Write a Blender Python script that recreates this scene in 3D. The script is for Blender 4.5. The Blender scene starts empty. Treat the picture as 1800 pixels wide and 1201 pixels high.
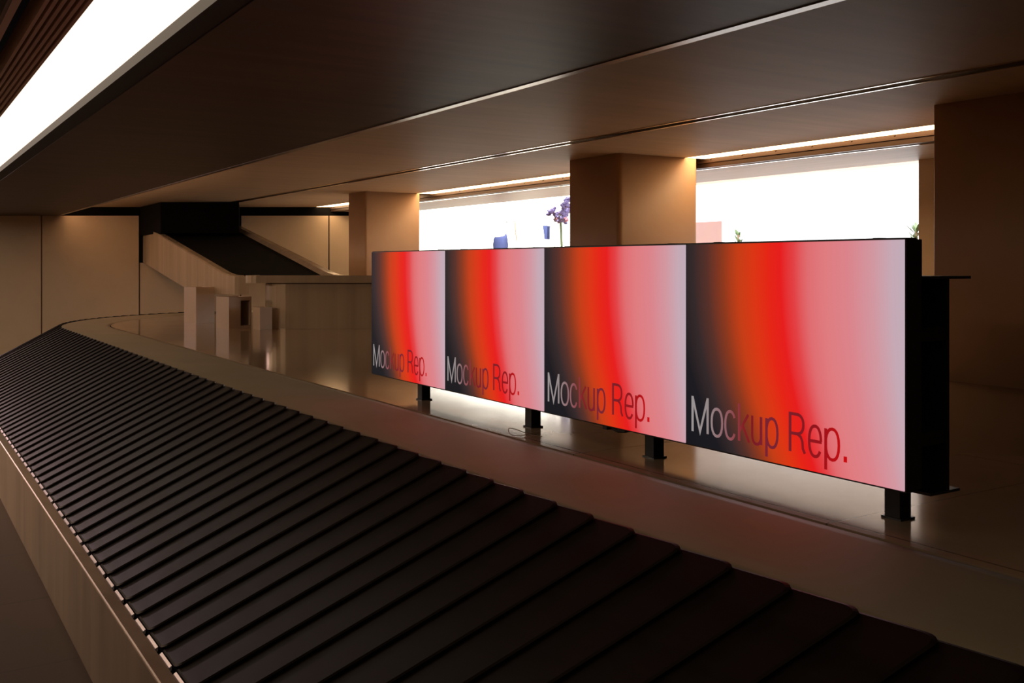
import bpy, bmesh, math, random
from mathutils import Vector, Matrix
random.seed(7)
scn = bpy.context.scene
COL = scn.collection
EYE = 1.65                       # eye height above the hall floor
TH = math.atan2(1106.0, 1750.0)  # camera yaw to the right of +Y (the carousel's direction)
SN, CS = math.sin(TH), math.cos(TH)
PLAT = EYE - 0.75                # top of the raised island
Z = lambda rel: EYE + rel

# ------------------------------------------------------------------ materials
def mat(name, color, rough=0.5, metal=0.0, streak=None, bump=0.0, spec=0.5, coat=0.0, rvar=0.0, tint=None):
    """streak = (sx, sy, sz, amount, detail scale) : noise stretched along an axis, tints the base colour"""
    m = bpy.data.materials.new(name); m.use_nodes = True
    nt = m.node_tree; b = nt.nodes['Principled BSDF']
    b.inputs['Base Color'].default_value = (*color, 1)
    b.inputs['Roughness'].default_value = rough
    b.inputs['Metallic'].default_value = metal
    b.inputs['Specular IOR Level'].default_value = spec
    if tint: b.inputs['Specular Tint'].default_value = (*tint, 1)
    b.inputs['Coat Weight'].default_value = coat
    if streak:
        tc = nt.nodes.new('ShaderNodeTexCoord'); mp = nt.nodes.new('ShaderNodeMapping')
        mp.inputs['Scale'].default_value = streak[:3]
        ns = nt.nodes.new('ShaderNodeTexNoise'); ns.inputs['Scale'].default_value = 1.0
        ns.inputs['Detail'].default_value = 6; ns.inputs['Roughness'].default_value = 0.6
        nt.links.new(tc.outputs['Object'], mp.inputs['Vector']); nt.links.new(mp.outputs['Vector'], ns.inputs['Vector'])
        cr = nt.nodes.new('ShaderNodeValToRGB')
        a = streak[3]
        cr.color_ramp.elements[0].position = 0.3; cr.color_ramp.elements[1].position = 0.7
        cr.color_ramp.elements[0].color = (*[c*(1-a) for c in color], 1)
        cr.color_ramp.elements[1].color = (*[min(1, c*(1+a)) for c in color], 1)
        nt.links.new(ns.outputs['Fac'], cr.inputs['Fac']); nt.links.new(cr.outputs['Color'], b.inputs['Base Color'])
        if rvar:
            mr = nt.nodes.new('ShaderNodeMapRange')
            mr.inputs['To Min'].default_value = rough-rvar; mr.inputs['To Max'].default_value = rough+rvar
            nt.links.new(ns.outputs['Fac'], mr.inputs['Value']); nt.links.new(mr.outputs['Result'], b.inputs['Roughness'])
        if bump:
            bp = nt.nodes.new('ShaderNodeBump'); bp.inputs['Strength'].default_value = bump; bp.inputs['Distance'].default_value = 0.01
            nt.links.new(ns.outputs['Fac'], bp.inputs['Height']); nt.links.new(bp.outputs['Normal'], b.inputs['Normal'])
    return m

def emis(name, color, strength):
    m = bpy.data.materials.new(name); m.use_nodes = True
    nt = m.node_tree; nt.nodes.clear()
    e = nt.nodes.new('ShaderNodeEmission'); o = nt.nodes.new('ShaderNodeOutputMaterial')
    e.inputs['Color'].default_value = (*color, 1); e.inputs['Strength'].default_value = strength
    nt.links.new(e.outputs[0], o.inputs['Surface'])
    return m

def srgb(r, g, b):
    f = lambda v: (v/255/12.92) if v/255 <= 0.04045 else ((v/255+0.055)/1.055)**2.4
    return (f(r), f(g), f(b))

M = {}
M['wood_dark'] = mat('dark_veneer', (0.078, 0.047, 0.025), 0.5, spec=0.3, streak=(0.5, 9, 9, 0.30))
M['beige'] = mat('tan_laminate', (0.60, 0.435, 0.28), 0.55, spec=0.25, streak=(0.6, 7, 7, 0.08))
M['pillar'] = mat('tan_plaster', (0.46, 0.27, 0.14), 0.55, streak=(2, 2, 2, 0.06))
M['cream'] = mat('cream_wall_board', (0.52, 0.385, 0.25), 0.5, streak=(1.5, 1.5, 1.5, 0.06))
M['black'] = mat('matt_black', (0.006, 0.0055, 0.005), 0.6)
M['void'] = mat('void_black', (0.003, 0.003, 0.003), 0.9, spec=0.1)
M['blackmetal'] = mat('black_powder_coat', (0.012, 0.012, 0.013), 0.42)
M['chrome'] = mat('chrome_trim', (0.62, 0.55, 0.46), 0.16, metal=1.0)
M['nosing'] = mat('bronze_nosing', (0.20, 0.145, 0.095), 0.34, metal=0.9)
M['alu'] = mat('brushed_trim', (0.50, 0.40, 0.29), 0.35, metal=1.0)
M['rail'] = mat('bronze_rail', (0.06, 0.032, 0.018), 0.35, metal=0.6)
M['steel'] = mat('brushed_steel', (0.56, 0.44, 0.33), 0.38, metal=0.75, streak=(5, 5, 0.5, 0.16), rvar=0.06)
M['chute_steel'] = mat('pale_steel_sheet', (0.56, 0.44, 0.305), 0.24, metal=0.35, streak=(7, 7, 0.2, 0.12), rvar=0.06)
M['cowl'] = mat('satin_cowl_steel', (0.28, 0.215, 0.13), 0.60, spec=0.2, streak=(3, 3, 3, 0.08), rvar=0.05)
M['rubber'] = mat('ribbed_rubber', (0.010, 0.0062, 0.0042), 0.46, spec=0.08, tint=(1.0, 0.66, 0.56), streak=(14, 3, 14, 0.35), bump=0.08, rvar=0.10)
M['gap'] = mat('belt_gap', (0.004, 0.003, 0.003), 0.7, spec=0.2)
M['clip'] = mat('pale_link', (0.72, 0.60, 0.60), 0.32, metal=0.4)
M['bin'] = mat('beige_box_paint', (0.50, 0.37, 0.26), 0.45, streak=(3, 3, 3, 0.05))
M['navy'] = mat('navy_cloth', (0.05, 0.07, 0.20), 0.8)
M['skinform'] = mat('pale_dress_form', (0.7, 0.6, 0.5), 0.6)
M['leaf'] = mat('leaf_green', (0.10, 0.16, 0.07), 0.5)
M['petal'] = mat('violet_petal', (0.12, 0.10, 0.26), 0.6)
M['petal_pink'] = mat('pink_petal', (0.45, 0.18, 0.26), 0.6)
M['pot'] = mat('white_pot', (0.7, 0.68, 0.65), 0.4)
M['cable'] = mat('cable_tan', (0.30, 0.20, 0.12), 0.5)
M['soffit'] = mat('pale_soffit', (0.55, 0.45, 0.38), 0.45, streak=(8, 0.6, 8, 0.12))
M['strip'] = emis('ceiling_light_diffuser', (1.0, 0.84, 0.68), 1.6)
M['cove'] = emis('warm_cove_led', (1.0, 0.66, 0.36), 9.0)
M['coveback'] = emis('warm_recess_led', (1.0, 0.62, 0.36), 22.0)
M['shop_far'] = emis('lit_far_shop_window', (1.0, 0.93, 0.80), 6.5)
M['shop'] = emis('lit_shop_window', (0.92, 0.95, 1.0), 2.9)

def stone(name, color, rough, tile, seam_dark, coat=0.0, offx=0.0, offy=0.0):
    m = mat(name, color, rough, spec=0.32, streak=(2.2, 2.2, 2.2, 0.10), rvar=0.04)
    nt = m.node_tree; b = nt.nodes['Principled BSDF']
    src = b.inputs['Base Color'].links[0].from_socket
    tc = nt.nodes.new('ShaderNodeTexCoord'); mp = nt.nodes.new('ShaderNodeMapping')
    mp.inputs['Location'].default_value = (offx, offy, 0)
    br = nt.nodes.new('ShaderNodeTexBrick')
    br.offset = 0.0
    br.inputs['Scale'].default_value = 1.0
    br.inputs['Brick Width'].default_value = tile; br.inputs['Row Height'].default_value = tile
    br.inputs['Mortar Size'].default_value = 0.004; br.inputs['Mortar Smooth'].default_value = 0.1
    br.inputs['Color1'].default_value = (1, 1, 1, 1); br.inputs['Color2'].default_value = (0.93, 0.93, 0.93, 1)
    br.inputs['Mortar'].default_value = (seam_dark,)*3 + (1,)
    nt.links.new(tc.outputs['Object'], mp.inputs['Vector']); nt.links.new(mp.outputs['Vector'], br.inputs['Vector'])
    mx = nt.nodes.new('ShaderNodeMix'); mx.data_type = 'RGBA'; mx.blend_type = 'MULTIPLY'
    mx.inputs['Factor'].default_value = 1.0
    nt.links.new(src, mx.inputs['A']); nt.links.new(br.outputs['Color'], mx.inputs['B'])
    nt.links.new(mx.outputs['Result'], b.inputs['Base Color'])
    return m
M['platform'] = stone('polished_tan_stone', (0.30, 0.205, 0.125), 0.10, 1.25, 0.45, offx=0.15, offy=0.55)
M['floor'] = stone('brown_hall_stone', (0.070, 0.038, 0.020), 0.75, 0.9, 0.6)

# ------------------------------------------------------------------ mesh helpers
def mesh_obj(name, bm, m, parent=None, smooth=False):
    bmesh.ops.recalc_face_normals(bm, faces=bm.faces)
    me = bpy.data.meshes.new(name); bm.to_mesh(me); bm.free()
    me.materials.append(m)
    if smooth:
        for p in me.polygons: p.use_smooth = True
    o = bpy.data.objects.new(name, me); COL.objects.link(o)
    if parent: o.parent = parent
    return o

def add_box(bm, x0, x1, y0, y1, z0, z1, bev=0.0, seg=2):
    r = bmesh.ops.create_cube(bm, size=1.0)
    vs = r['verts']
    for v in vs:
        v.co = Vector(((x0+x1)/2 + v.co.x*(x1-x0), (y0+y1)/2 + v.co.y*(y1-y0), (z0+z1)/2 + v.co.z*(z1-z0)))
    if bev:
        es = list({e for v in vs for e in v.link_edges})
        bmesh.ops.bevel(bm, geom=es, offset=bev, segments=seg, profile=0.5, affect='EDGES')
    return bm

def box(name, x0, x1, y0, y1, z0, z1, m, parent=None, bev=0.0, seg=2, smooth=False):
    bm = bmesh.new(); add_box(bm, x0, x1, y0, y1, z0, z1, bev, seg)
    return mesh_obj(name, bm, m, parent, smooth)

def prism(bm, pts, vec):
    """closed polygon pts (3D, planar) extruded by vec"""
    a = [bm.verts.new(p) for p in pts]; b = [bm.verts.new(Vector(p)+Vector(vec)) for p in pts]
    bm.faces.new(a); bm.faces.new(b[::-1])
    n = len(pts)
    for i in range(n):
        bm.faces.new((a[i], a[(i+1) % n], b[(i+1) % n], b[i]))

def tube(bm, pts, r, n=8):
    pts = [Vector(p) for p in pts]; rings = []
    for i, p in enumerate(pts):
        d = (pts[min(i+1, len(pts)-1)] - pts[max(i-1, 0)]).normalized()
        up = Vector((0, 0, 1)) if abs(d.z) < 0.9 else Vector((1, 0, 0))
        s = d.cross(up).normalized(); u = s.cross(d)
        rings.append([bm.verts.new(p + (s*math.cos(2*math.pi*k/n) + u*math.sin(2*math.pi*k/n))*r) for k in range(n)])
    for a, b in zip(rings, rings[1:]):
        for k in range(n):
            bm.faces.new((a[k], a[(k+1) % n], b[(k+1) % n], b[k]))
    bm.faces.new(rings[0][::-1]); bm.faces.new(rings[-1])

def empty(name, loc=(0, 0, 0), rotz=0.0):
    o = bpy.data.objects.new(name, None); COL.objects.link(o)
    o.location = loc; o.rotation_euler = (0, 0, rotz); o.empty_display_size = 0.1
    return o

def tag(o, label, cat, group=None):
    o['label'] = label; o['category'] = cat
    if group: o['group'] = group
    return o

def struct(o):
    o['kind'] = 'structure'; return o

def cam_xy(u, d):                     # offset along the end wall / distance towards it -> X, Y
    return (u*CS + d*SN, -u*SN + d*CS)

# ------------------------------------------------------------------ camera
cam = bpy.data.cameras.new('camera'); camo = bpy.data.objects.new('camera', cam); COL.objects.link(camo)
cam.sensor_width = 36.0; cam.lens = 1750/1800*36
cam.shift_y = -(600.5-465)/1800
camo.location = (0, 0, EYE); camo.rotation_euler = (math.pi/2, 0, -TH)
cam.clip_start = 0.05
scn.camera = camo

# ------------------------------------------------------------------ the setting
struct(box('floor', -9, 14, -6, 26, -0.2, 0.0, M['floor']))
YN, YF = -4.0, 21.5
ZB, ZC = Z(0.88), Z(1.04)
# dark wood soffit over the belt
struct(box('ceiling_wood', 1.045, 2.65, YN, YF, ZB, ZB+0.05, M['wood_dark']))
# tan ceiling beyond it, cut by the recessed groove
struct(box('ceiling_tan', 2.50, 4.89, YN, YF, ZC, ZC+0.2, M['beige']))
struct(box('ceiling_tan_window_side', 5.017, 6.62, YN, YF, ZC, ZC+0.2, M['beige']))
# dark hall ceiling over the louvres
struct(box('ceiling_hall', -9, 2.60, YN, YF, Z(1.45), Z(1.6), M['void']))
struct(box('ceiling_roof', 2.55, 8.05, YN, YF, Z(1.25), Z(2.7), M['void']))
# chrome nosing of the wood soffit
bm = bmesh.new(); prism(bm, [(2.65, YN, ZB-0.004), (2.722, YN, ZB+0.004), (2.722, YN, ZB+0.02), (2.65, YN, ZB+0.02)], (0, YF-YN, 0))
struct(mesh_obj('trim_1', bm, M['nosing']))
# groove: dark slot with two chrome lips
struct(box('trim_2', 4.89, 5.017, YN, YF, ZC+0.03, ZC+0.05, M['rail']))
struct(box('trim_3', 4.885, 4.905, YN, YF, ZC-0.004, ZC+0.03, M['chrome']))
struct(box('trim_4', 5.002, 5.022, YN, YF, ZC-0.004, ZC+0.03, M['chrome']))
# dark rail under the cove and the soffit beyond
bm = bmesh.new(); add_box(bm, 6.87, 6.95, YN, YF, Z(0.955), Z(1.10))
add_box(bm, 6.85, 6.87, YN, YF, Z(1.00), Z(1.015))
for k in range(40):
    y = 0.5 + k*0.42
    r = bmesh.ops.create_cone(bm, cap_ends=True, segments=10, radius1=0.009, radius2=0.006, depth=0.008)
    bmesh.ops.rotate(bm, verts=r['verts'], cent=(0, 0, 0), matrix=Matrix.Rotation(-math.pi/2, 3, 'Y'))
    bmesh.ops.translate(bm, verts=r['verts'], vec=(6.866, y, Z(1.035)))
struct(mesh_obj('trim_5', bm, M['rail']))
struct(box('trim_6', 6.94, 6.975, YN, YF, Z(0.949), Z(0.958), M['chrome']))
struct(box('ceiling_soffit', 6.95, 8.05, YN, YF, Z(0.955), Z(1.25), M['soffit']))
# cove: closed recess over the light
struct(box('trim_7', 6.55, 6.95, YN, YF, Z(1.16), Z(1.2), M['beige']))

# end wall : laminated boards, parallel to the picture, 18 m away
DW = 18.0
seams = [-22.0, -14.5, -12.2, (73-900)/1750*DW, (245-900)/1750*DW, (423-900)/1750*DW, (578-900)/1750*DW, -2.60]
root = struct(empty('wall_end'))
for a, b in zip(seams, seams[1:]):
    if abs(a - (245-900)/1750*DW) < 0.01:      # boards under and beside the chute mouth
        zt = 0.04
    else:
        zt = 0.88
    bm = bmesh.new(); g = 0.012
    p = [cam_xy(a+g, DW), cam_xy(b-g, DW), cam_xy(b-g, DW+0.05), cam_xy(a+g, DW+0.05)]
    prism(bm, [(x, y, 0) for x, y in p], (0, 0, Z(zt)))
    mesh_obj('wall_board', bm, M['cream'], root)
bm = bmesh.new()
p = [cam_xy(-22, DW+0.06), cam_xy(-2.6, DW+0.06), cam_xy(-2.6, DW+0.2), cam_xy(-22, DW+0.2)]
prism(bm, [(x, y, 0) for x, y in p], (0, 0, Z(1.4)))
mesh_obj('wall_backing', bm, M['void'], root)
# remaining hall walls (outside the picture)
struct(box('wall_left', -9.2, -9, -6, 26, 0, Z(1.6), M['cream']))
struct(box('wall_back', -9, 14, -6.2, -6, 0, Z(1.6), M['cream']))

# ------------------------------------------------------------------ luminous ceiling strip, louvres and beam
t = tag(empty('ceiling_light', (0.75, 6, ZB)), 'long white glowing strip light set in the ceiling above the belt', 'light')
def loc(o, t):                        # parent keeping world place
    o.parent = t; o.matrix_parent_inverse = Matrix.Translation(-Vector(t.location)); return o
loc(box('diffuser', 0.594, 0.938, YN, YF, ZB+0.046, ZB+0.07, M['strip']), t)
RM = mat('olive_rim_paint', (0.045, 0.030, 0.014), 0.5, spec=0.2)
loc(box('rim', 0.9385, 0.945, YN, YF, ZB-0.002, ZB+0.07, RM), t)
loc(box('reveal', 0.945, 1.045, YN, YF, ZB+0.004, ZB+0.07, M['black']), t)
loc(box('housing', 0.593, 1.045, YN, YF, ZB+0.07, ZB+0.14, M['black']), t)
SL = mat('louvre_veneer', (0.62, 0.46, 0.31), 0.5, streak=(9, 0.5, 9, 0.15))
xs = [0.592 - 0.0245*k for k in range(6)]
for k, x in enumerate(xs):
    o = box('louvre_slat', x-0.013, x, YN, 20.4, ZB-0.002+0.000*k, ZB+0.09, SL)
    names = ['brown ceiling louvre slat touching the glowing strip', 'brown louvre slat, second from the glowing strip',
             'brown louvre slat, third from the glowing strip', 'brown louvre slat, fourth from the glowing strip',
             'brown louvre slat, fifth from the glowing strip', 'outermost brown louvre slat beside the black gap']
    tag(o, names[k], 'slat', 'ceiling louvre slats')
t = tag(empty('ceiling_beam', (0.37, 6, ZB)), 'pale metal edge beam beyond the black gap in the top left corner', 'beam')
loc(box('flange', 0.365, 0.391, YN, YF, ZB, ZB+0.02, mat('pale_beam_edge', (0.62, 0.46, 0.32), 0.45)), t)
loc(box('beam_web', 0.352, 0.366, YN, YF, ZB+0.002, ZB+0.16, mat('olive_beam_face', (0.20, 0.14, 0.085), 0.5)), t)
# led strip lighting the step between the wood and the tan ceiling, far half
t = tag(empty('cove_light', (2.68, 12, ZB+0.03)), 'warm hidden light strip along the step between dark and tan ceilings', 'light')
loc(box('led_strip', 2.723, 2.744, 11.0, 19.4, ZB+0.014, ZB+0.026, M['coveback']), t)
# window cove lights, one stretch for every bay
def cove(y0, y1, label):
    t = tag(empty('cove_light', (6.74, (y0+y1)/2, ZC)), label, 'light', 'warm cove lights over the windows')
    loc(box('led_strip', 6.622, 6.868, y0, y1, ZC+0.004, ZC+0.02, M['cove']), t)
    loc(box('light_channel', 6.622, 6.868, y0, y1, ZC+0.02, ZC+0.05, M['alu']), t)
cove(4.0, 7.31, 'warm cove light over the right window, the nearest stretch')
cove(8.13, 13.08, 'warm cove light over the middle window between two pillars')
cove(13.68, 17.4, 'short warm cove light left of the far pillar by the end wall')

# ------------------------------------------------------------------ pillars, glazing, shop behind
def pillar(name, x0, x1, y0, y1, z1, bev):
    bm = bmesh.new(); add_box(bm, x0, x1, y0, y1, PLAT+0.0005, z1)
    es = [e for e in bm.edges if abs(e.verts[0].co.z-e.verts[1].co.z) > 0.5]
    bmesh.ops.bevel(bm, geom=es, offset=bev, segments=6, profile=0.5, affect='EDGES')
    o = mesh_obj(name, bm, M['pillar'])
    for p in o.data.polygons: p.use_smooth = abs(p.normal.z) < 0.5
    return o
pz = ZC+0.01
tag(pillar('pillar', 5.80, 6.67, 13.08, 13.70, pz, 0.03), 'far tan pillar behind the leftmost screen', 'pillar', 'tan pillars along the windows')
tag(pillar('pillar', 5.80, 6.79, 7.31, 8.13, pz, 0.05), 'middle tan pillar between the two bright windows', 'pillar', 'tan pillars along the windows')
tag(pillar('pillar', 5.80, 6.80, -3.0, 4.03, pz, 0.02), 'wide dim tan pillar at the right edge behind the black beam', 'pillar', 'tan pillars along the windows')
struct(box('wall_shop_jamb', 7.98, 8.25, -3.0, 5.69, PLAT+0.0005, Z(0.96), M['cream']))

glass = bpy.data.materials.new('shop_glass'); glass.use_nodes = True
nt = glass.node_tree; nt.nodes.clear()
tr = nt.nodes.new('ShaderNodeBsdfTransparent'); gl = nt.nodes.new('ShaderNodeBsdfGlossy'); gl.inputs['Roughness'].default_value = 0.02
lf = nt.nodes.new('ShaderNodeLayerWeight'); lf.inputs['Blend'].default_value = 0.5
lp = nt.nodes.new('ShaderNodeMath'); lp.operation = 'POWER'; lp.inputs[1].default_value = 5.0
lw = nt.nodes.new('ShaderNodeMath'); lw.operation = 'MULTIPLY_ADD'; lw.inputs[1].default_value = 0.8; lw.inputs[2].default_value = 0.03
nt.links.new(lf.outputs['Facing'], lp.inputs[0]); nt.links.new(lp.outputs[0], lw.inputs[0])
mx = nt.nodes.new('ShaderNodeMixShader'); out = nt.nodes.new('ShaderNodeOutputMaterial')
nt.links.new(lw.outputs[0], mx.inputs[0]); nt.links.new(tr.outputs[0], mx.inputs[1]); nt.links.new(gl.outputs[0], mx.inputs[2])
nt.links.new(mx.outputs[0], out.inputs['Surface'])
for i, (y0, y1) in enumerate(((5.69, 9.6), (9.6, 13.5), (13.5, 16.0))):
    w = struct(empty('window_%d' % (i+1), (8.05, (y0+y1)/2, PLAT)))
    loc(box('pane', 8.04, 8.052, y0+0.01, y1-0.01, PLAT+0.02, Z(0.955), glass), w)
struct(box('wall_shop', 12.0, 12.1, -2, 15.5, PLAT, Z(1.38), M['shop']))
struct(box('wall_shop_far', 12.0, 12.1, 15.5, 26, PLAT, Z(1.75), M['shop_far']))
struct(box('wall_shop_bulkhead', 12.0, 12.1, -2, 15.5, Z(1.38), Z(2.6), M['soffit']))
struct(box('wall_shop_bulkhead_far', 12.0, 12.1, 15.5, 26, Z(1.75), Z(2.6), M['soffit']))
struct(box('wall_shop_near', 8.25, 12.0, 1.9, 2.0, PLAT, Z(2.6), M['soffit']))
struct(box('ceiling_shop', 8.05, 12.1, -2, 26, Z(2.6), Z(2.7), mat('shop_ceiling_white', (0.7, 0.68, 0.66), 0.6)))

# ------------------------------------------------------------------ island platform
XU, RU, YT = 1.749, 3.4, 12.4         # crest of the belt, radius and start of the far turn
def path(s, o):
    """s along the crest, o outward (towards the low side)"""
    if s <= YT: return (XU - o, s)
    a = (s-YT)/RU
    return (XU+RU - (RU+o)*math.cos(a), YT + (RU+o)*math.sin(a))
SVALS = [-3.5, 3, 8, YT] + [YT + RU*math.radians(4*k) for k in range(1, 23)]
def sweep(bm, prof, closed=False, svals=SVALS):
    rings = [[bm.verts.new((*path(s, o), z)) for o, z in prof] for s in svals]
    n = len(prof)
    for a, b in zip(rings, rings[1:]):
        for k in range(n if closed else n-1):
            bm.faces.new((a[k], a[(k+1) % n], b[(k+1) % n], b[k]))
    if closed:
        bm.faces.new(rings[0]); bm.faces.new(rings[-1][::-1])

bm = bmesh.new()
edge = [path(s, -0.561) for s in SVALS]
poly = edge + [(11.99, edge[-1][1]), (11.99, -3.5)]
top = [bm.verts.new((x, y, PLAT)) for x, y in poly]
low = [bm.verts.new((x, y, PLAT-0.03)) for x, y in poly]
bm.faces.new(top); bm.faces.new(low[::-1])
for i in range(len(poly)):
    j = (i+1) % len(poly); bm.faces.new((top[i], low[i], low[j], top[j]))
tag(mesh_obj('platform', bm, M['platform']), 'raised polished stone island inside the baggage carousel', 'platform')

# ------------------------------------------------------------------ baggage carousel
car = tag(empty('baggage_carousel', (0.7, 4, 0)), 'sloping black slatted baggage carousel with beige steel skirt in the foreground', 'baggage carousel')
DXB, DZB, LAG = 0.969, 0.5395, 0.345  # slope of the belt, lag of the lower slat ends
zu, zl = -0.7345, -1.274
bm = bmesh.new()
sweep(bm, [(0.994, Z(-1.30)), (0.992, Z(-1.268)), (1.043, Z(-1.256)), (1.0475, Z(-1.259)), (1.049, Z(-1.264)), (1.049, 0.0), (0.99, 0.0)], closed=True)
loc(mesh_obj('skirt', bm, M['steel']), car)
bm = bmesh.new()
sweep(bm, [(-0.02, Z(zu-0.03)), (DXB+0.02, Z(zl-0.032)), (DXB+0.02, Z(zl-0.2)), (-0.02, Z(zl-0.2))], closed=True)
loc(mesh_obj('belt_bed', bm, M['gap']), car)
bm = bmesh.new()
prof = [(-0.004, zu-0.02), (-0.010, zu-0.006), (-0.03, zu-0.002), (-0.12, zu-0.001), (-0.22, zu-0.002), (-0.32, zu-0.005), (-0.42, zu-0.010), (-0.50, zu-0.0145), (-0.548, zu-0.0175)]
sweep(bm, [(o, Z(z)) for o, z in prof])
cw = loc(mesh_obj('cowl', bm, M['cowl'], smooth=True), car)
sd = cw.modifiers.new('thickness', 'SOLIDIFY'); sd.thickness = 0.004; sd.offset = -1

PITCH = 0.185
nrm = Vector((-DZB, 0, DXB)).normalized()
def slat_mesh(turn):
    """one overlapping belt plate; origin on the crest (straight) or at the turn's centre (turn)"""
    step = PITCH/RU
    def pt(a, b, h):
        # a 0..1 along travel, b 0 crest .. 1 low edge, h height
        if not turn:
            return Vector((-b*DXB, a*PITCH + b*LAG, -b*DZB)) + nrm*h
        ang = a*step + b*LAG/RU*0.85
        r = RU + b*DXB
        e = Vector((-math.cos(ang), math.sin(ang), 0))
        n = (e*DZB + Vector((0, 0, DXB))).normalized()
        return e*r + Vector((0, 0, -b*DZB)) + n*h
    def outline(ins):
        L = math.hypot(DXB, DZB); r = 0.026; pts = []
        a0 = 0.01*0 + ins/PITCH; a1 = 1.14
        b0 = ins/L; b1 = 1 - ins/L
        rb, ra = r/L, r/PITCH
        for k in range(6):                                   # crest-near corner
            th = math.pi/2*k/5
            pts.append((a0 + ra*1.6*(1-math.sin(th)), b0 + rb*(1-math.cos(th))))
        for k in range(1, 12): pts.append((a0, b0+rb + (b1-b0-2*rb)*k/12))
        for k in range(6):
            th = math.pi/2*k/5
            pts.append((a0 + ra*(1-math.cos(th)), b1 - rb*(1-math.sin(th))))
        for k in range(13): pts.append((a1, b1 - (b1-b0)*k/12))
        return pts
    hgt = lambda a: 0.003 + 0.013*(1-a)
    bm = bmesh.new()
    o0, o1 = outline(0.0), outline(0.007)
    top = [bm.verts.new(pt(a, b, hgt(a))) for a, b in o1]
    mid = [bm.verts.new(pt(a, b, hgt(a)-0.004)) for a, b in o0]
    bot = [bm.verts.new(pt(a, b, hgt(a)-0.013)) for a, b in o0]
    n = len(top)
    # top surface in strips: pair near-side with far-side vertices
    bm.faces.new(top)
    for i in range(n):
        j = (i+1) % n
        bm.faces.new((top[i], mid[i], mid[j], top[j])); bm.faces.new((mid[i], bot[i], bot[j], mid[j]))
    bm.faces.new(bot[::-1])
    bmesh.ops.recalc_face_normals(bm, faces=bm.faces)
    me = bpy.data.meshes.new('slat'); bm.to_mesh(me); bm.free(); me.materials.append(M['rubber'])
    # link cover
    bm = bmesh.new()
    c = [pt(a, b, h) for a, b, h in ((0.16, 1.004, 0.013), (0.86, 1.004, 0.013), (0.86, 1.0165, 0.010), (0.16, 1.0165, 0.010))]
    prism(bm, c, (0, 0, -0.014))
    bmesh.ops.recalc_face_normals(bm, faces=bm.faces)
    me2 = bpy.data.meshes.new('link_cover'); bm.to_mesh(me2); bm.free(); me2.materials.append(M['clip'])
    return me, me2
ms, mc = slat_mesh(False); mt, mtc = slat_mesh(True)
first = {}
k0 = -8
nstraight = int((YT - 1.305)/PITCH) 
def place(me, mec, locv, rz):
    if me not in first:
        o = bpy.data.objects.new('slat', me); c = bpy.data.objects.new('link_cover', mec)
        first[me] = (o, c)
    else:
        o = first[me][0].copy(); c = first[me][1].copy()
    COL.objects.link(o); COL.objects.link(c)
    o.location = Vector(locv) - Vector(car.location); o.rotation_euler = (0, 0, rz); o.parent = car
    c.parent = o
y = 1.305*0.907                       # phase of the grooves along the crest
yk = []
while y > -1.3: y -= PITCH
while y < YT - 0.5*PITCH:
    yk.append(y); y += PITCH
for v in yk: place(ms, mc, (XU, v, Z(zu)), 0.0)
ang0 = (y - YT)/RU
nturn = 98 - len(yk)
for k in range(min(nturn, 26)):
    place(mt, mtc, (XU+RU, YT, Z(zu)), -(ang0 + k*PITCH/RU))

# ------------------------------------------------------------------ LED screens
XS, PW, PH = 2.42, 0.900, 0.7069
SZ = Z(-0.637)
def gradient_nodes(nt, stops, shift, tint=None):
    tc = nt.nodes.new('ShaderNodeTexCoord'); sp = nt.nodes.new('ShaderNodeSeparateXYZ')
    nt.links.new(tc.outputs['Object'], sp.inputs[0])
    def math_(op, a, b=None):
        n = nt.nodes.new('ShaderNodeMath'); n.operation = op
        for i, v in enumerate((a, b)):
            if v is None: continue
            if isinstance(v, (int, float)): n.inputs[i].default_value = v
            else: nt.links.new(v, n.inputs[i])
        return n.outputs[0]
    v = math_('DIVIDE', sp.outputs['X'], PW)
    w = math_('SUBTRACT', 1.0, math_('DIVIDE', sp.outputs['Z'], PH))
    w = math_('MAXIMUM', w, 0.0)
    if shift:
        v = math_('SUBTRACT', v, math_('MULTIPLY', math_('MULTIPLY', math_('POWER', w, 2.6), shift), math_('SUBTRACT', 1.55, math_('MULTIPLY', v, 1.1))))
    v = math_('ADD', math_('MULTIPLY', v, 0.8), 0.2)
    cr = nt.nodes.new('ShaderNodeValToRGB'); el = cr.color_ramp.elements
    cr.color_ramp.interpolation = 'LINEAR'
    while len(el) > 1: el.remove(el[-1])
    el[0].position = stops[0][0]*0.8+0.2; el[0].color = (*srgb(*stops[0][1]), 1)
    for p, c in stops[1:]:
        e = el.new(p*0.8+0.2); e.color = (*srgb(*c), 1)
    nt.links.new(v, cr.inputs['Fac'])
    return cr.outputs['Color'], w, math_
def screen_mat(name, stops, shift):
    m = bpy.data.materials.new(name); m.use_nodes = True; nt = m.node_tree
    b = nt.nodes['Principled BSDF']
    b.inputs['Base Color'].default_value = (0.006, 0.006, 0.006, 1); b.inputs['Roughness'].default_value = 0.6; b.inputs['Specular IOR Level'].default_value = 0.1
    col, w, _ = gradient_nodes(nt, stops, shift)
    nt.links.new(col, b.inputs['Emission Color']); b.inputs['Emission Strength'].default_value = 0.95
    return m
M['screen'] = screen_mat('led_gradient', [(-0.24, (20, 22, 28)), (-0.06, (24, 24, 30)), (0.04, (52, 40, 42)), (0.12, (88, 48, 40)), (0.20, (142, 56, 28)), (0.28, (200, 62, 20)),
    (0.36, (224, 54, 18)), (0.43, (234, 36, 20)), (0.49, (235, 28, 28)), (0.55, (231, 66, 70)), (0.61, (228, 110, 114)), (0.68, (228, 126, 130)), (0.78, (224, 134, 142)), (0.88, (214, 154, 164)), (0.95, (202, 172, 184)), (1.0, (196, 176, 188))], 0.185)
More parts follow.
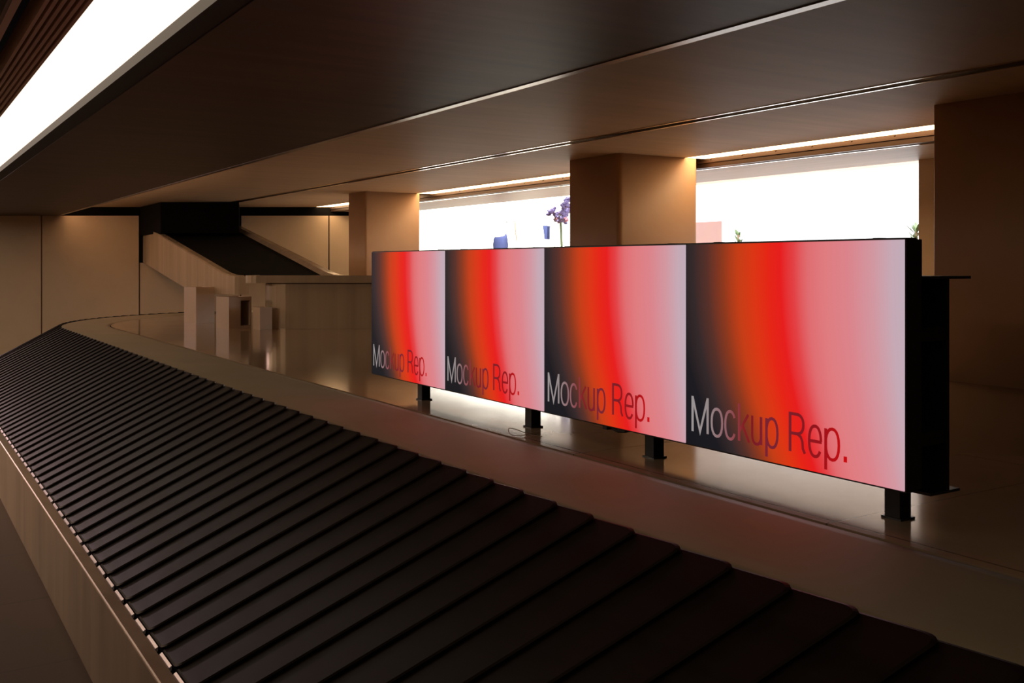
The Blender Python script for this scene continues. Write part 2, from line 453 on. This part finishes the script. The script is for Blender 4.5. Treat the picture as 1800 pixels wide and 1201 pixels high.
M['letters'] = screen_mat('led_letters', [(0.0, (158, 154, 154)), (0.12, (150, 138, 138)), (0.20, (146, 104, 108)), (0.27, (142, 66, 72)), (0.31, (134, 30, 36)), (0.36, (126, 24, 32)),
    (0.42, (124, 34, 50)), (0.50, (118, 34, 48)), (0.57, (128, 26, 34)), (0.66, (150, 18, 26)), (0.74, (190, 8, 16)), (0.80, (214, 4, 10))], 0.0)

def px_v(px):                          # picture column on the nearest screen -> fraction of its width
    tt = (px-900)/1750.0
    Yv = (CS - tt*SN)/(SN + tt*CS)
    return (1.1024 - Yv)/0.3722
def ribbon(bm, pts, wid, closed=False):
    n = len(pts); L = []; R = []
    P = [Vector(p) for p in pts]
    for i in range(n):
        a = P[i-1] if (i or closed) else None; c = P[(i+1) % n] if (i < n-1 or closed) else None
        d1 = (P[i]-a).normalized() if a is not None else None
        d2 = (c-P[i]).normalized() if c is not None else None
        if d1 is None: d1 = d2
        if d2 is None: d2 = d1
        n1 = Vector((-d1.y, d1.x)); n2 = Vector((-d2.y, d2.x)); nn = n1+n2
        nn = nn.normalized() if nn.length > 1e-6 else n1
        k = 1/max(0.35, nn.dot(n1))
        L.append(bm.verts.new((P[i].x + nn.x*wid/2*k, -0.0012, P[i].y + nn.y*wid/2*k)))
        R.append(bm.verts.new((P[i].x - nn.x*wid/2*k, -0.0012, P[i].y - nn.y*wid/2*k)))
    for i in range(n if closed else n-1):
        j = (i+1) % n
        bm.faces.new((L[i], L[j], R[j], R[i]))
def arc(cx, cy, rx, ry, a0, a1, n=18, p=2.25):
    out = []
    for k in range(n+1):
        a = math.radians(a0 + (a1-a0)*k/n); c, s = math.cos(a), math.sin(a)
        out.append((cx + rx*math.copysign(abs(c)**(2/p), c), cy + ry*math.copysign(abs(s)**(2/p), s)))
    return out
def lettering():
    bm = bmesh.new()
    base, cap = 0.068*PH, 0.176*PH
    xh, desc = cap*0.735, cap*0.27
    wv, wh = 0.0112, 0.0098
    W = wv
    X = lambda px: px_v(px)*PW
    # M
    l, r = X(1216)+W/2, X(1246.4)-W/2
    for a, b in (((l, base), (l, base+cap)), ((r, base), (r, base+cap))): ribbon(bm, [a, b], W)
    ribbon(bm, [(l, base+cap-0.002), ((l+r)/2, base+0.004), (r, base+cap-0.002)], W*0.95)
    # o
    l, r = X(1249.4)+W/2, X(1272)-W/2
    ribbon(bm, arc((l+r)/2, base+xh/2, (r-l)/2, xh/2+0.001, 0, 342, 19), wh, closed=True)
    # c
    l, r = X(1273.4)+W/2, X(1295)-W/2
    ribbon(bm, arc((l+r)/2, base+xh/2, (r-l)/2, xh/2+0.001, 32, 328, 24), wh)
    # k
    l, r = X(1297.6)+W/2, X(1319.6)-W/2
    ribbon(bm, [(l, base), (l, base+cap)], W)
    ribbon(bm, [(l+0.002, base+xh*0.36), (r-0.004, base+xh)], wh)
    ribbon(bm, [(l+(r-l)*0.36, base+xh*0.58), (r, base)], wh)
    # u
    l, r = X(1320.6)+W/2, X(1340.6)-W/2
    ribbon(bm, [(l, base+xh)] + arc((l+r)/2, base+xh*0.33, (r-l)/2, xh*0.33, 180, 360, 16) + [(r, base+xh*0.4)], wh)
    ribbon(bm, [(r, base), (r, base+xh)], W)
    # p, R, e, p
    def p_(x0, x1):
        l, r = X(x0)+W/2, X(x1)-W/2
        ribbon(bm, [(l, base-desc), (l, base+xh)], W)
        ribbon(bm, arc((l+r)/2, base+xh/2, (r-l)/2, xh/2+0.001, 0, 342, 19), wh, closed=True)
    p_(1345.6, 1369.6); p_(1449.6, 1478)
    l, r = X(1387)+W/2, X(1418)-W/2
    ribbon(bm, [(l, base), (l, base+cap)], W)
    rr = r-0.006; mid = base+cap*0.47
    ribbon(bm, [(l, base+cap-wh/2), (l+(rr-l)*0.5, base+cap-wh/2)] + arc(l+(rr-l)*0.5, (base+cap-wh/2+mid)/2, (rr-l)*0.5, (base+cap-wh/2-mid)/2, 84, -84, 14) + [(l+(rr-l)*0.5, mid), (l, mid)], wh)
    ribbon(bm, [(l+(rr-l)*0.55, mid), (l+(rr-l)*0.8, mid-cap*0.06), (rr-0.004, mid-cap*0.17), (rr-0.002, base+cap*0.12), (r, base+0.001)], wh)
    l, r = X(1420.6)+W/2, X(1446.4)-W/2
    ribbon(bm, arc((l+r)/2, base+xh/2, (r-l)/2, xh/2+0.001, 2, 325, 26), wh)
    ribbon(bm, [(l, base+xh*0.5), (r+0.003, base+xh*0.5)], wh)
    l, r = X(1483.6), X(1489.8)
    bm.faces.new([bm.verts.new((x, -0.0012, z)) for x, z in ((l, base), (r, base), (r, base+0.0175), (l, base+0.0175))])
    for f in bm.faces:
        f.normal_update()
        if f.normal.y > 0: f.normal_flip()
    me = bpy.data.meshes.new('lettering'); bm.to_mesh(me); bm.free(); me.materials.append(M['letters'])
    o = bpy.data.objects.new('lettering', me); COL.objects.link(o); return o
def make_screen():
    root = empty('led_screen')
    bm = bmesh.new()
    add_box(bm, 0.0, PW, 0.004, 0.052, -0.006, PH+0.006, 0.002, 1)
    add_box(bm, 0.006, PW-0.006, 0.05, 0.085, -0.002, PH+0.002, 0.002, 1)
    for x in (0.12, PW-0.12):                                   # small latches along the top edge
        add_box(bm, x-0.012, x+0.012, 0.03, 0.06, PH+0.004, PH+0.008)
    for z in (0.14, PH-0.14):
        add_box(bm, PW-0.003, PW+0.0004, 0.022, 0.03, z-0.006, z+0.006)
    mesh_obj('cabinet', bm, M['blackmetal'], root)
    bm = bmesh.new(); add_box(bm, 0.002, PW-0.0045, 0.0, 0.006, 0.0, PH)
    s = mesh_obj('screen_face', bm, M['screen'], root)
    s['label'] = 'glowing face fading from black through red to pale pink'
    t = lettering(); t.parent = s
    return root
lab = ['leftmost and farthest of four glowing red gradient screens in a row', 'second from left of the four red gradient screens',
       'third from left of the four red gradient screens', 'rightmost and nearest of four red gradient screens, its black side showing']
proto = make_screen()
YL = 5.370
for i in range(4):
    if i == 0: o = proto
    else:
        o = proto.copy(); COL.objects.link(o)
        for ch in proto.children:
            c = ch.copy(); COL.objects.link(c); c.parent = o
            for g in ch.children:
                d = g.copy(); COL.objects.link(d); d.parent = c
    o.location = (XS, YL - i*0.9007, SZ); o.rotation_euler = (0, 0, -math.pi/2)
    tag(o, lab[i], 'screen', 'led screens on the stand')

# steel stand that carries the screens
st = tag(empty('screen_stand', (2.55, 3.5, PLAT)), 'black steel beam on short posts carrying the row of screens', 'stand')
bm = bmesh.new(); add_box(bm, 2.615, 2.628, 1.772, 5.30, Z(-0.655), Z(-0.042))
loc(mesh_obj('beam_web', bm, M['black']), st)
loc(box('top_flange', 2.53, 2.722, 1.765, 5.30, Z(-0.042), Z(-0.034), M['blackmetal']), st)
loc(box('bottom_flange', 2.53, 2.668, 1.765, 5.30, Z(-0.663), Z(-0.655), M['blackmetal']), st)
for zc in (-0.20, -0.50):
    bm = bmesh.new(); add_box(bm, 2.5052, 2.616, 1.775, 5.36, Z(zc-0.02), Z(zc+0.02))
    loc(mesh_obj('bracket_rail', bm, M['black']), st)
for yv in (4.93, 3.835, 2.979, 1.880):
    p = loc(box('post', 2.512, 2.564, yv-0.026, yv+0.026, PLAT+0.006, Z(-0.10), M['black']), st)
    q = box('base_plate', 2.506, 2.572, yv-0.034, yv+0.034, PLAT, PLAT+0.006, M['blackmetal'])
    q.parent = p

# cables
bm = bmesh.new()
tube(bm, [(2.50, 3.18, SZ-0.013), (2.47, 3.17, SZ-0.018), (2.47, 3.12, SZ-0.026), (2.475, 3.08, SZ-0.022), (2.50, 3.06, SZ-0.0135)], 0.006)
add_box(bm, 2.45, 2.49, 3.165, 3.195, SZ-0.026, SZ-0.0062, 0.003)
tag(mesh_obj('connector_cable', bm, M['black']), 'small black cable plug hanging under the third screen', 'cable')
def curve_pts(ctrl, n=10):
    P = [Vector(c) for c in ctrl]; out = []
    for i in range(len(P)-1):
        p0, p1, p2, p3 = P[max(i-1, 0)], P[i], P[i+1], P[min(i+2, len(P)-1)]
        for k in range(n):
            t = k/n
            out.append(0.5*((2*p1) + (p2-p0)*t + (2*p0-5*p1+4*p2-p3)*t*t + (3*p1-p0-3*p2+p3)*t**3))
    out.append(P[-1]); return out
bm = bmesh.new()
zf = PLAT+0.003
tube(bm, curve_pts([(2.42, 3.585, zf), (2.40, 3.65, zf), (2.365, 3.71, zf+0.018), (2.345, 3.735, zf+0.020), (2.33, 3.71, zf+0.006), (2.328, 3.67, zf), (2.36, 3.64, zf+0.003), (2.40, 3.65, zf+0.005), (2.47, 3.67, zf)]), 0.0018, 6)
tag(mesh_obj('loose_wire', bm, M['cable']), 'thin loose wire looped on the floor by the second post', 'wire')

# ------------------------------------------------------------------ luggage chute at the far end
ch = tag(empty('luggage_chute', (*cam_xy(-3, 12), PLAT)), 'wide black luggage chute with beige steel sides descending from the end wall', 'luggage chute')
UL0, ULS, UR0, URS, D0, DS = -6.686, 3.571, -4.937, 3.20, DW+0.02, -6.42
def cp(side, s, z, inn=0.0):
    u = (UL0+inn+ULS*s) if side == 0 else (UR0-inn+URS*s)
    return (*cam_xy(u, D0+DS*s), Z(z))
topz = [(0, 0.72), (0.30, 0.428), (0.60, 0.137), (0.84, -0.097), (0.885, -0.125), (0.92, -0.131), (1.0, -0.131)]
botz = [(0, 0.045), (0.581, -0.384), (0.66, -0.39), (1.0, -0.36)]
def lerp(tab, s):
    for (a, za), (b, zb) in zip(tab, tab[1:]):
        if s <= b: return za + (zb-za)*(s-a)/(b-a)
    return tab[-1][1]
sv = [0, .1, .2, .3, .4, .5, .6, .7, .78, .84, .885, .915, .935]
for side in (0, 1):
    bm = bmesh.new(); prev = None
    for s in sv:
        ring = [bm.verts.new(cp(side, s, z, inn)) for z, inn in ((lerp(botz, s), 0), (lerp(topz, s)-0.012, 0), (lerp(topz, s), 0.02), (lerp(topz, s), 0.11), (lerp(topz, s)-0.05, 0.17), (lerp(botz, s), 0.17))]
        if prev:
            for k in range(6): bm.faces.new((prev[k], prev[(k+1) % 6], ring[(k+1) % 6], ring[k]))
        else: bm.faces.new(ring)
        prev = ring
    bm.faces.new(prev[::-1])
    loc(mesh_obj('side_panel', bm, M['chute_steel']), ch)
bm = bmesh.new(); prev = None
for s in sv:
    zt = lerp(topz, s)
    ring = [bm.verts.new(cp(0, s, zt-0.045, 0.15)), bm.verts.new(cp(1, s, zt-0.045, 0.15)), bm.verts.new(cp(1, s, zt-0.09, 0.15)), bm.verts.new(cp(0, s, zt-0.09, 0.15))]
    if prev:
        for k in range(4): bm.faces.new((prev[k], prev[(k+1) % 4], ring[(k+1) % 4], ring[k]))
    else: bm.faces.new(ring)
    prev = ring
bm.faces.new(prev[::-1])
loc(mesh_obj('slide_bed', bm, M['void']), ch)
# black mouth in the wall, boxed out over the top of the slide
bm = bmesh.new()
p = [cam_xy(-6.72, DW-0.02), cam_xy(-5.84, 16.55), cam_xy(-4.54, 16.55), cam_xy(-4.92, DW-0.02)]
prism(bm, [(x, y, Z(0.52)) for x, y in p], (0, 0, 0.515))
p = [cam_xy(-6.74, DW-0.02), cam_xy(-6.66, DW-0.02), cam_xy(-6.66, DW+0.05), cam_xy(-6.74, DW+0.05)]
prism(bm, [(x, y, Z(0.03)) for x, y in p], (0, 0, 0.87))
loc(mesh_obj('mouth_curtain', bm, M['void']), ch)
# front skirt with a rounded corner, reaching behind the screens
fl = UL0+ULS*1.0; fd = D0+DS
def corner(u0, d0, R1, n=9):
    return [(u0 + R1 - R1*math.cos(math.pi/2*k/(n-1)), d0 + R1 - R1*math.sin(math.pi/2*k/(n-1))) for k in range(n)]
def slab(name, z0, z1, pts, m):
    bm = bmesh.new()
    prism(bm, [(*cam_xy(u, d), Z(z0)) for u, d in pts], (0, 0, z1-z0))
    return loc(mesh_obj(name, bm, m), ch)
solid = lambda u0, d0, R1: [(u0, fd+0.7)] + corner(u0, d0, R1) + [(-0.55, d0), (-0.55, fd+0.7)]
band = lambda u0, d0, R1, w: [(u0, fd+0.42)] + corner(u0, d0, R1) + [(-0.55, d0), (-0.55, d0+w)] + corner(u0+w, d0+w, max(R1-w, 0.02))[::-1] + [(u0+w, fd+0.42)]
slab('front_skirt', -0.75, -0.228, solid(fl+0.17, fd+0.02, 0.30), M['chute_steel'])
slab('seam', -0.228, -0.216, solid(fl+0.18, fd+0.03, 0.30), M['rail'])
slab('rim', -0.216, -0.128, band(fl-0.02, fd-0.03, 0.16, 0.09), M['chute_steel'])
slab('end_bed', -0.215, -0.165, solid(fl+0.08, fd+0.05, 0.12), M['void'])

# three beige boxes standing by the chute
def steel_box(u, d, a, b, h, rot, label, opening=False, slant=0.0):
    x, y = cam_xy(u, d)
    t = tag(empty('storage_box', (x, y, PLAT), -TH + math.radians(rot)), label, 'box', 'beige boxes beside the chute')
    bm = bmesh.new(); th = 0.018
    add_box(bm, -a/2, a/2, -b/2, b/2, 0, 0.03)
    for x0, x1, y0, y1 in ((-a/2, -a/2+th, -b/2, b/2), (a/2-th, a/2, -b/2, b/2), (-a/2+th, a/2-th, b/2-th, b/2)):
        add_box(bm, x0, x1, y0, y1, 0.03, h)
    if opening:
        add_box(bm, -a/2+th, a*0.02, -b/2, -b/2+th, 0.03, h)
        add_box(bm, a*0.02, a/2-th, -b/2, -b/2+th, h*0.88, h)
    else:
        add_box(bm, -a/2+th, a/2-th, -b/2, -b/2+th, 0.03, h)
    mesh_obj('body', bm, M['bin'], t)
    bm = bmesh.new(); add_box(bm, -a/2+th, a/2-th, -b/2+th, b/2-th, h-0.05 if not opening else h-0.03, h-0.02 if not opening else h-0.012)
    mesh_obj('lid', bm, M['bin'], t)
U = lambda px, d: (px-900)/1750*d
steel_box(U(353, 12.85)-0.02, 12.85, 0.26, 0.30, 0.46, 47, 'tallest beige box, left of the three on the island')
steel_box(U(409, 11.75), 11.80, 0.30, 0.28, 0.37, 47, 'middle beige box with a dark open side', True)
steel_box(U(459.5, 11.5), 11.55, 0.155, 0.165, 0.255, 43, 'smallest beige box, right of the three on the island')

# ------------------------------------------------------------------ what shows in the bright shop windows
def at(px, py, X):
    tt = (px-900)/1750.0
    D = X/(SN + tt*CS)
    return Vector((X, D*(CS - tt*SN), EYE - (py-465)/1750.0*D)), D/1750.0
# dress form in a navy tank top
c, k = at(880, 436, 9.4)
t = tag(empty('dress_form', (c.x, c.y, PLAT)), 'headless dress form in a navy sleeveless top seen in the middle window', 'mannequin')
def loft(name, rows, m, n=20):
    bm = bmesh.new(); rings = []
    for z, rx, ry, cz in rows:
        rings.append([bm.verts.new((c.x+ry*math.cos(2*math.pi*i/n), c.y+rx*math.sin(2*math.pi*i/n), z + cz*math.cos(2*math.pi*i/n*1))) for i in range(n)])
    for a, b in zip(rings, rings[1:]):
        for i in range(n): bm.faces.new((a[i], a[(i+1) % n], b[(i+1) % n], b[i]))
    bm.faces.new(rings[0][::-1]); bm.faces.new(rings[-1])
    return loc(mesh_obj(name, bm, m, smooth=True), t)
zt = at(880, 411, 9.4)[0].z
loft('torso', [(zt-1.0, .12, .09, 0), (zt-0.62, .17, .12, 0), (zt-0.42, .13, .10, 0), (zt-0.2, .165, .11, 0), (zt-0.05, .15, .08, 0), (zt+0.0, .075, .06, 0), (zt+0.05, .055, .055, 0), (zt+0.075, .05, .05, 0)], M['skinform'])
loft('tank_top', [(zt-0.62, .18, .13, 0), (zt-0.42, .145, .112, 0), (zt-0.2, .178, .122, 0), (zt-0.10, .172, .108, 0.0), (zt-0.035, .155, .09, 0.03)], M['navy'])
loft('neck_cap', [(zt+0.075, .05, .05, 0), (zt+0.083, .045, .045, 0)], M['navy'])
bm = bmesh.new(); tube(bm, [(c.x, c.y, PLAT+0.02), (c.x, c.y, zt-0.95)], 0.02)
loc(mesh_obj('pole', bm, M['blackmetal']), t)
bm = bmesh.new(); bmesh.ops.create_cone(bm, cap_ends=True, segments=24, radius1=0.18, radius2=0.16, depth=0.02, matrix=Matrix.Translation((c.x, c.y, PLAT+0.01)))
loc(mesh_obj('base', bm, M['blackmetal']), t)

# thin stick and narrow dark bag hanging from a clothes rail
c0, _ = at(905, 392, 9.6); c1, _ = at(908, 424, 9.6)
cr0, _ = at(890, 391, 9.6); cr1, _ = at(975, 391, 9.6)
zr = c0.z+0.03
t = tag(empty('clothes_rail', (9.6, (cr0.y+cr1.y)/2, PLAT)), 'slim white clothes rail behind the middle window', 'clothes rail')
bm = bmesh.new(); tube(bm, [(9.6, cr0.y, zr), (9.6, cr1.y, zr)], 0.012)
for yy in (cr0.y, cr1.y): tube(bm, [(9.6, yy, PLAT), (9.6, yy, zr)], 0.012)
loc(mesh_obj('frame', bm, M['pot']), t)
bm = bmesh.new(); tube(bm, [c0+Vector((0, 0, 0.014)), (c0+c1)/2, c1], 0.012, 6)
tag(mesh_obj('hanging_strap', bm, M['cable']), 'thin brown strap hanging beside the dress form', 'strap')
a0, _ = at(954, 396.5, 9.6); a1, _ = at(962, 397, 9.6); a2, _ = at(961.5, 421, 9.6); a3, _ = at(957, 421, 9.6)
bm = bmesh.new(); prism(bm, [a0, a1, a2, a3], (0.06, 0, 0))
tube(bm, [(9.63, (a0.y+a1.y)/2, a0.z), (9.6, (a0.y+a1.y)/2, zr-0.013)], 0.004, 6)
tag(mesh_obj('hanging_bag', bm, M['navy']), 'narrow dark blue bag hanging in the middle window', 'bag')

# flower arrangement at the right side of the middle window
fc, fk = at(985, 372, 9.2)
t = tag(empty('flower_arrangement', (fc.x, fc.y, PLAT)), 'violet and pink flower arrangement beside the middle pillar in the window', 'flowers')
def blob(bm, cpos, r, sc=(1, 1, 1)):
    m4 = Matrix.Translation(cpos) @ Matrix.Diagonal((*sc, 1)) @ Matrix.Rotation(random.random()*6, 4, Vector((random.random(), random.random(), 1)).normalized())
    bmesh.ops.create_icosphere(bm, subdivisions=2, radius=r, matrix=m4)
def cluster(name, m, pts_, r):
    bm = bmesh.new()
    for px, py in pts_:
        p, kk = at(px, py, fc.x + random.uniform(-0.15, 0.15))
        for q in range(5):
            blob(bm, p + Vector((random.uniform(-.04, .04), random.uniform(-.05, .05), random.uniform(-.05, .05))), r*random.uniform(.6, 1.1), (1, random.uniform(.5, 1), random.uniform(.5, 1)))
    loc(mesh_obj(name, bm, m, smooth=True), t)
cluster('dark_blooms', M['petal'], [(968, 372), (975, 375), (983, 376), (990, 380), (994, 392), (985, 385), (978, 383), (993, 358), (997, 350), (990, 370), (996, 374), (970, 367), (999, 366)], 0.05)
cluster('pink_blooms', M['petal_pink'], [(980, 388), (984, 390), (997, 386)], 0.03)
bm = bmesh.new(); tube(bm, curve_pts([(fc.x, fc.y-0.02, PLAT+0.3), (fc.x, fc.y-0.05, PLAT+0.7), (fc.x, fc.y, fc.z)]), 0.02)
loc(mesh_obj('stem', bm, M['leaf']), t)
bm = bmesh.new(); bmesh.ops.create_cone(bm, cap_ends=True, segments=24, radius1=0.13, radius2=0.17, depth=0.36, matrix=Matrix.Translation((fc.x, fc.y, PLAT+0.18)))
loc(mesh_obj('vase', bm, M['pot']), t)

# potted plants in the right window
def plant(px, ptop, X, wpx, label, lean=0.0):
    p, kk = at(px, ptop, X)
    t = tag(empty('potted_plant', (p.x, p.y, PLAT)), label, 'plant', 'plants in the right window')
    bm = bmesh.new(); h = p.z - PLAT
    for q in range(46):
        zz = random.uniform(0.35, 1.0)**0.7*h; w = wpx*kk*0.5*(1.15-(zz/h)**3)
        a = random.uniform(0, 2*math.pi); L = random.uniform(0.06, 0.13)
        b = Vector((p.x+math.cos(a)*w*random.random(), p.y+math.sin(a)*w*random.random(), zz+PLAT-0.06))
        d = Vector((math.cos(a)*0.5, math.sin(a)*0.5, random.uniform(.4, 1))).normalized(); s = d.cross(Vector((0, 0, 1))).normalized()*0.018
        up = Vector((0, 0, 0.006))
        vs = [bm.verts.new(v) for v in (b, b+d*L*.5+s, b+d*L, b+d*L*.5-s)]
        v2 = [bm.verts.new(v.co-up) for v in vs]
        bm.faces.new(vs); bm.faces.new(v2[::-1])
        for i in range(4): bm.faces.new((vs[i], v2[i], v2[(i+1) % 4], vs[(i+1) % 4]))
    loc(mesh_obj('foliage', bm, M['leaf']), t)
    bm = bmesh.new(); tube(bm, [(p.x, p.y, PLAT+0.2), (p.x, p.y, p.z-0.08)], 0.012)
    loc(mesh_obj('stem', bm, M['cable']), t)
    bm = bmesh.new(); bmesh.ops.create_cone(bm, cap_ends=True, segments=20, radius1=0.09, radius2=0.12, depth=0.24, matrix=Matrix.Translation((p.x, p.y, PLAT+0.12)))
    loc(mesh_obj('pot', bm, M['pot']), t)
plant(1611, 393, 8.9, 26, 'green plant at the right edge of the right window')
plant(1298, 402, 9.6, 8, 'slim green plant at the left of the right window')
# pale pink notice on the glass
a, _ = at(1232, 392, 8.2); b, _ = at(1287, 388, 8.2); zlow = at(1260, 432, 8.2)[0].z
nm = mat('pale_pink_notice', (0.95, 0.72, 0.72), 0.6)
nt = nm.node_tree; tl = nt.nodes.new('ShaderNodeBsdfTranslucent'); tl.inputs['Color'].default_value = (0.98, 0.80, 0.80, 1)
mx = nt.nodes.new('ShaderNodeMixShader'); mx.inputs[0].default_value = 0.75
nt.links.new(nt.nodes['Principled BSDF'].outputs[0], mx.inputs[1]); nt.links.new(tl.outputs[0], mx.inputs[2])
nt.links.new(mx.outputs[0], nt.nodes['Material Output'].inputs['Surface'])
t = box('notice', 8.034, 8.04, b.y, a.y, zlow, a.z, nm)
tag(t, 'pale pink notice low in the corner of the right window', 'notice')

# ------------------------------------------------------------------ unseen fill lights added to brighten the hall and the shop
def fill_light(x, y, z, energy, size, col, rot=(0, 0, 0)):
    l = bpy.data.lights.new('added_fill', 'AREA'); l.energy = energy; l.color = col; l.shape = 'DISK'; l.size = size
    o = bpy.data.objects.new('added_fill', l); COL.objects.link(o); o.location = (x, y, z); o.rotation_euler = rot
    return o
WARM = (1.0, 0.74, 0.54)
for y in (8.0, 12.0, 16.0):
    fill_light(-3.0, y, Z(0.8), 160, 1.0, WARM)  # added warm fill from the hall side for end wall, pillar fronts, skirt
fill_light(-0.7, 18.6, Z(0.80), 60, 0.7, (1.0, 0.70, 0.70), (math.radians(-70), 0, 0))  # invented pink fill, out of view, puts a sheen on the far belt

for y in (6.5, 10.0, 14.0):       # unseen fill added to front-light the shop display
    fill_light(8.35, y, Z(2.3), 260, 0.8, (1.0, 0.96, 0.92), (0, math.radians(-35), 0))

# ------------------------------------------------------------------ world and colour
w = bpy.data.worlds.new('world'); scn.world = w; w.use_nodes = True
w.node_tree.nodes['Background'].inputs['Color'].default_value = (0.0, 0.0, 0.0, 1)
w.node_tree.nodes['Background'].inputs['Strength'].default_value = 0.0

scn.view_settings.view_transform = 'Standard'
scn.view_settings.look = 'None'
scn.view_settings.exposure = 0.0
scn.view_settings.gamma = 1.0
scn.view_settings.use_curve_mapping = False
scn.cycles.use_denoising = True
scn.cycles.max_bounces = 8
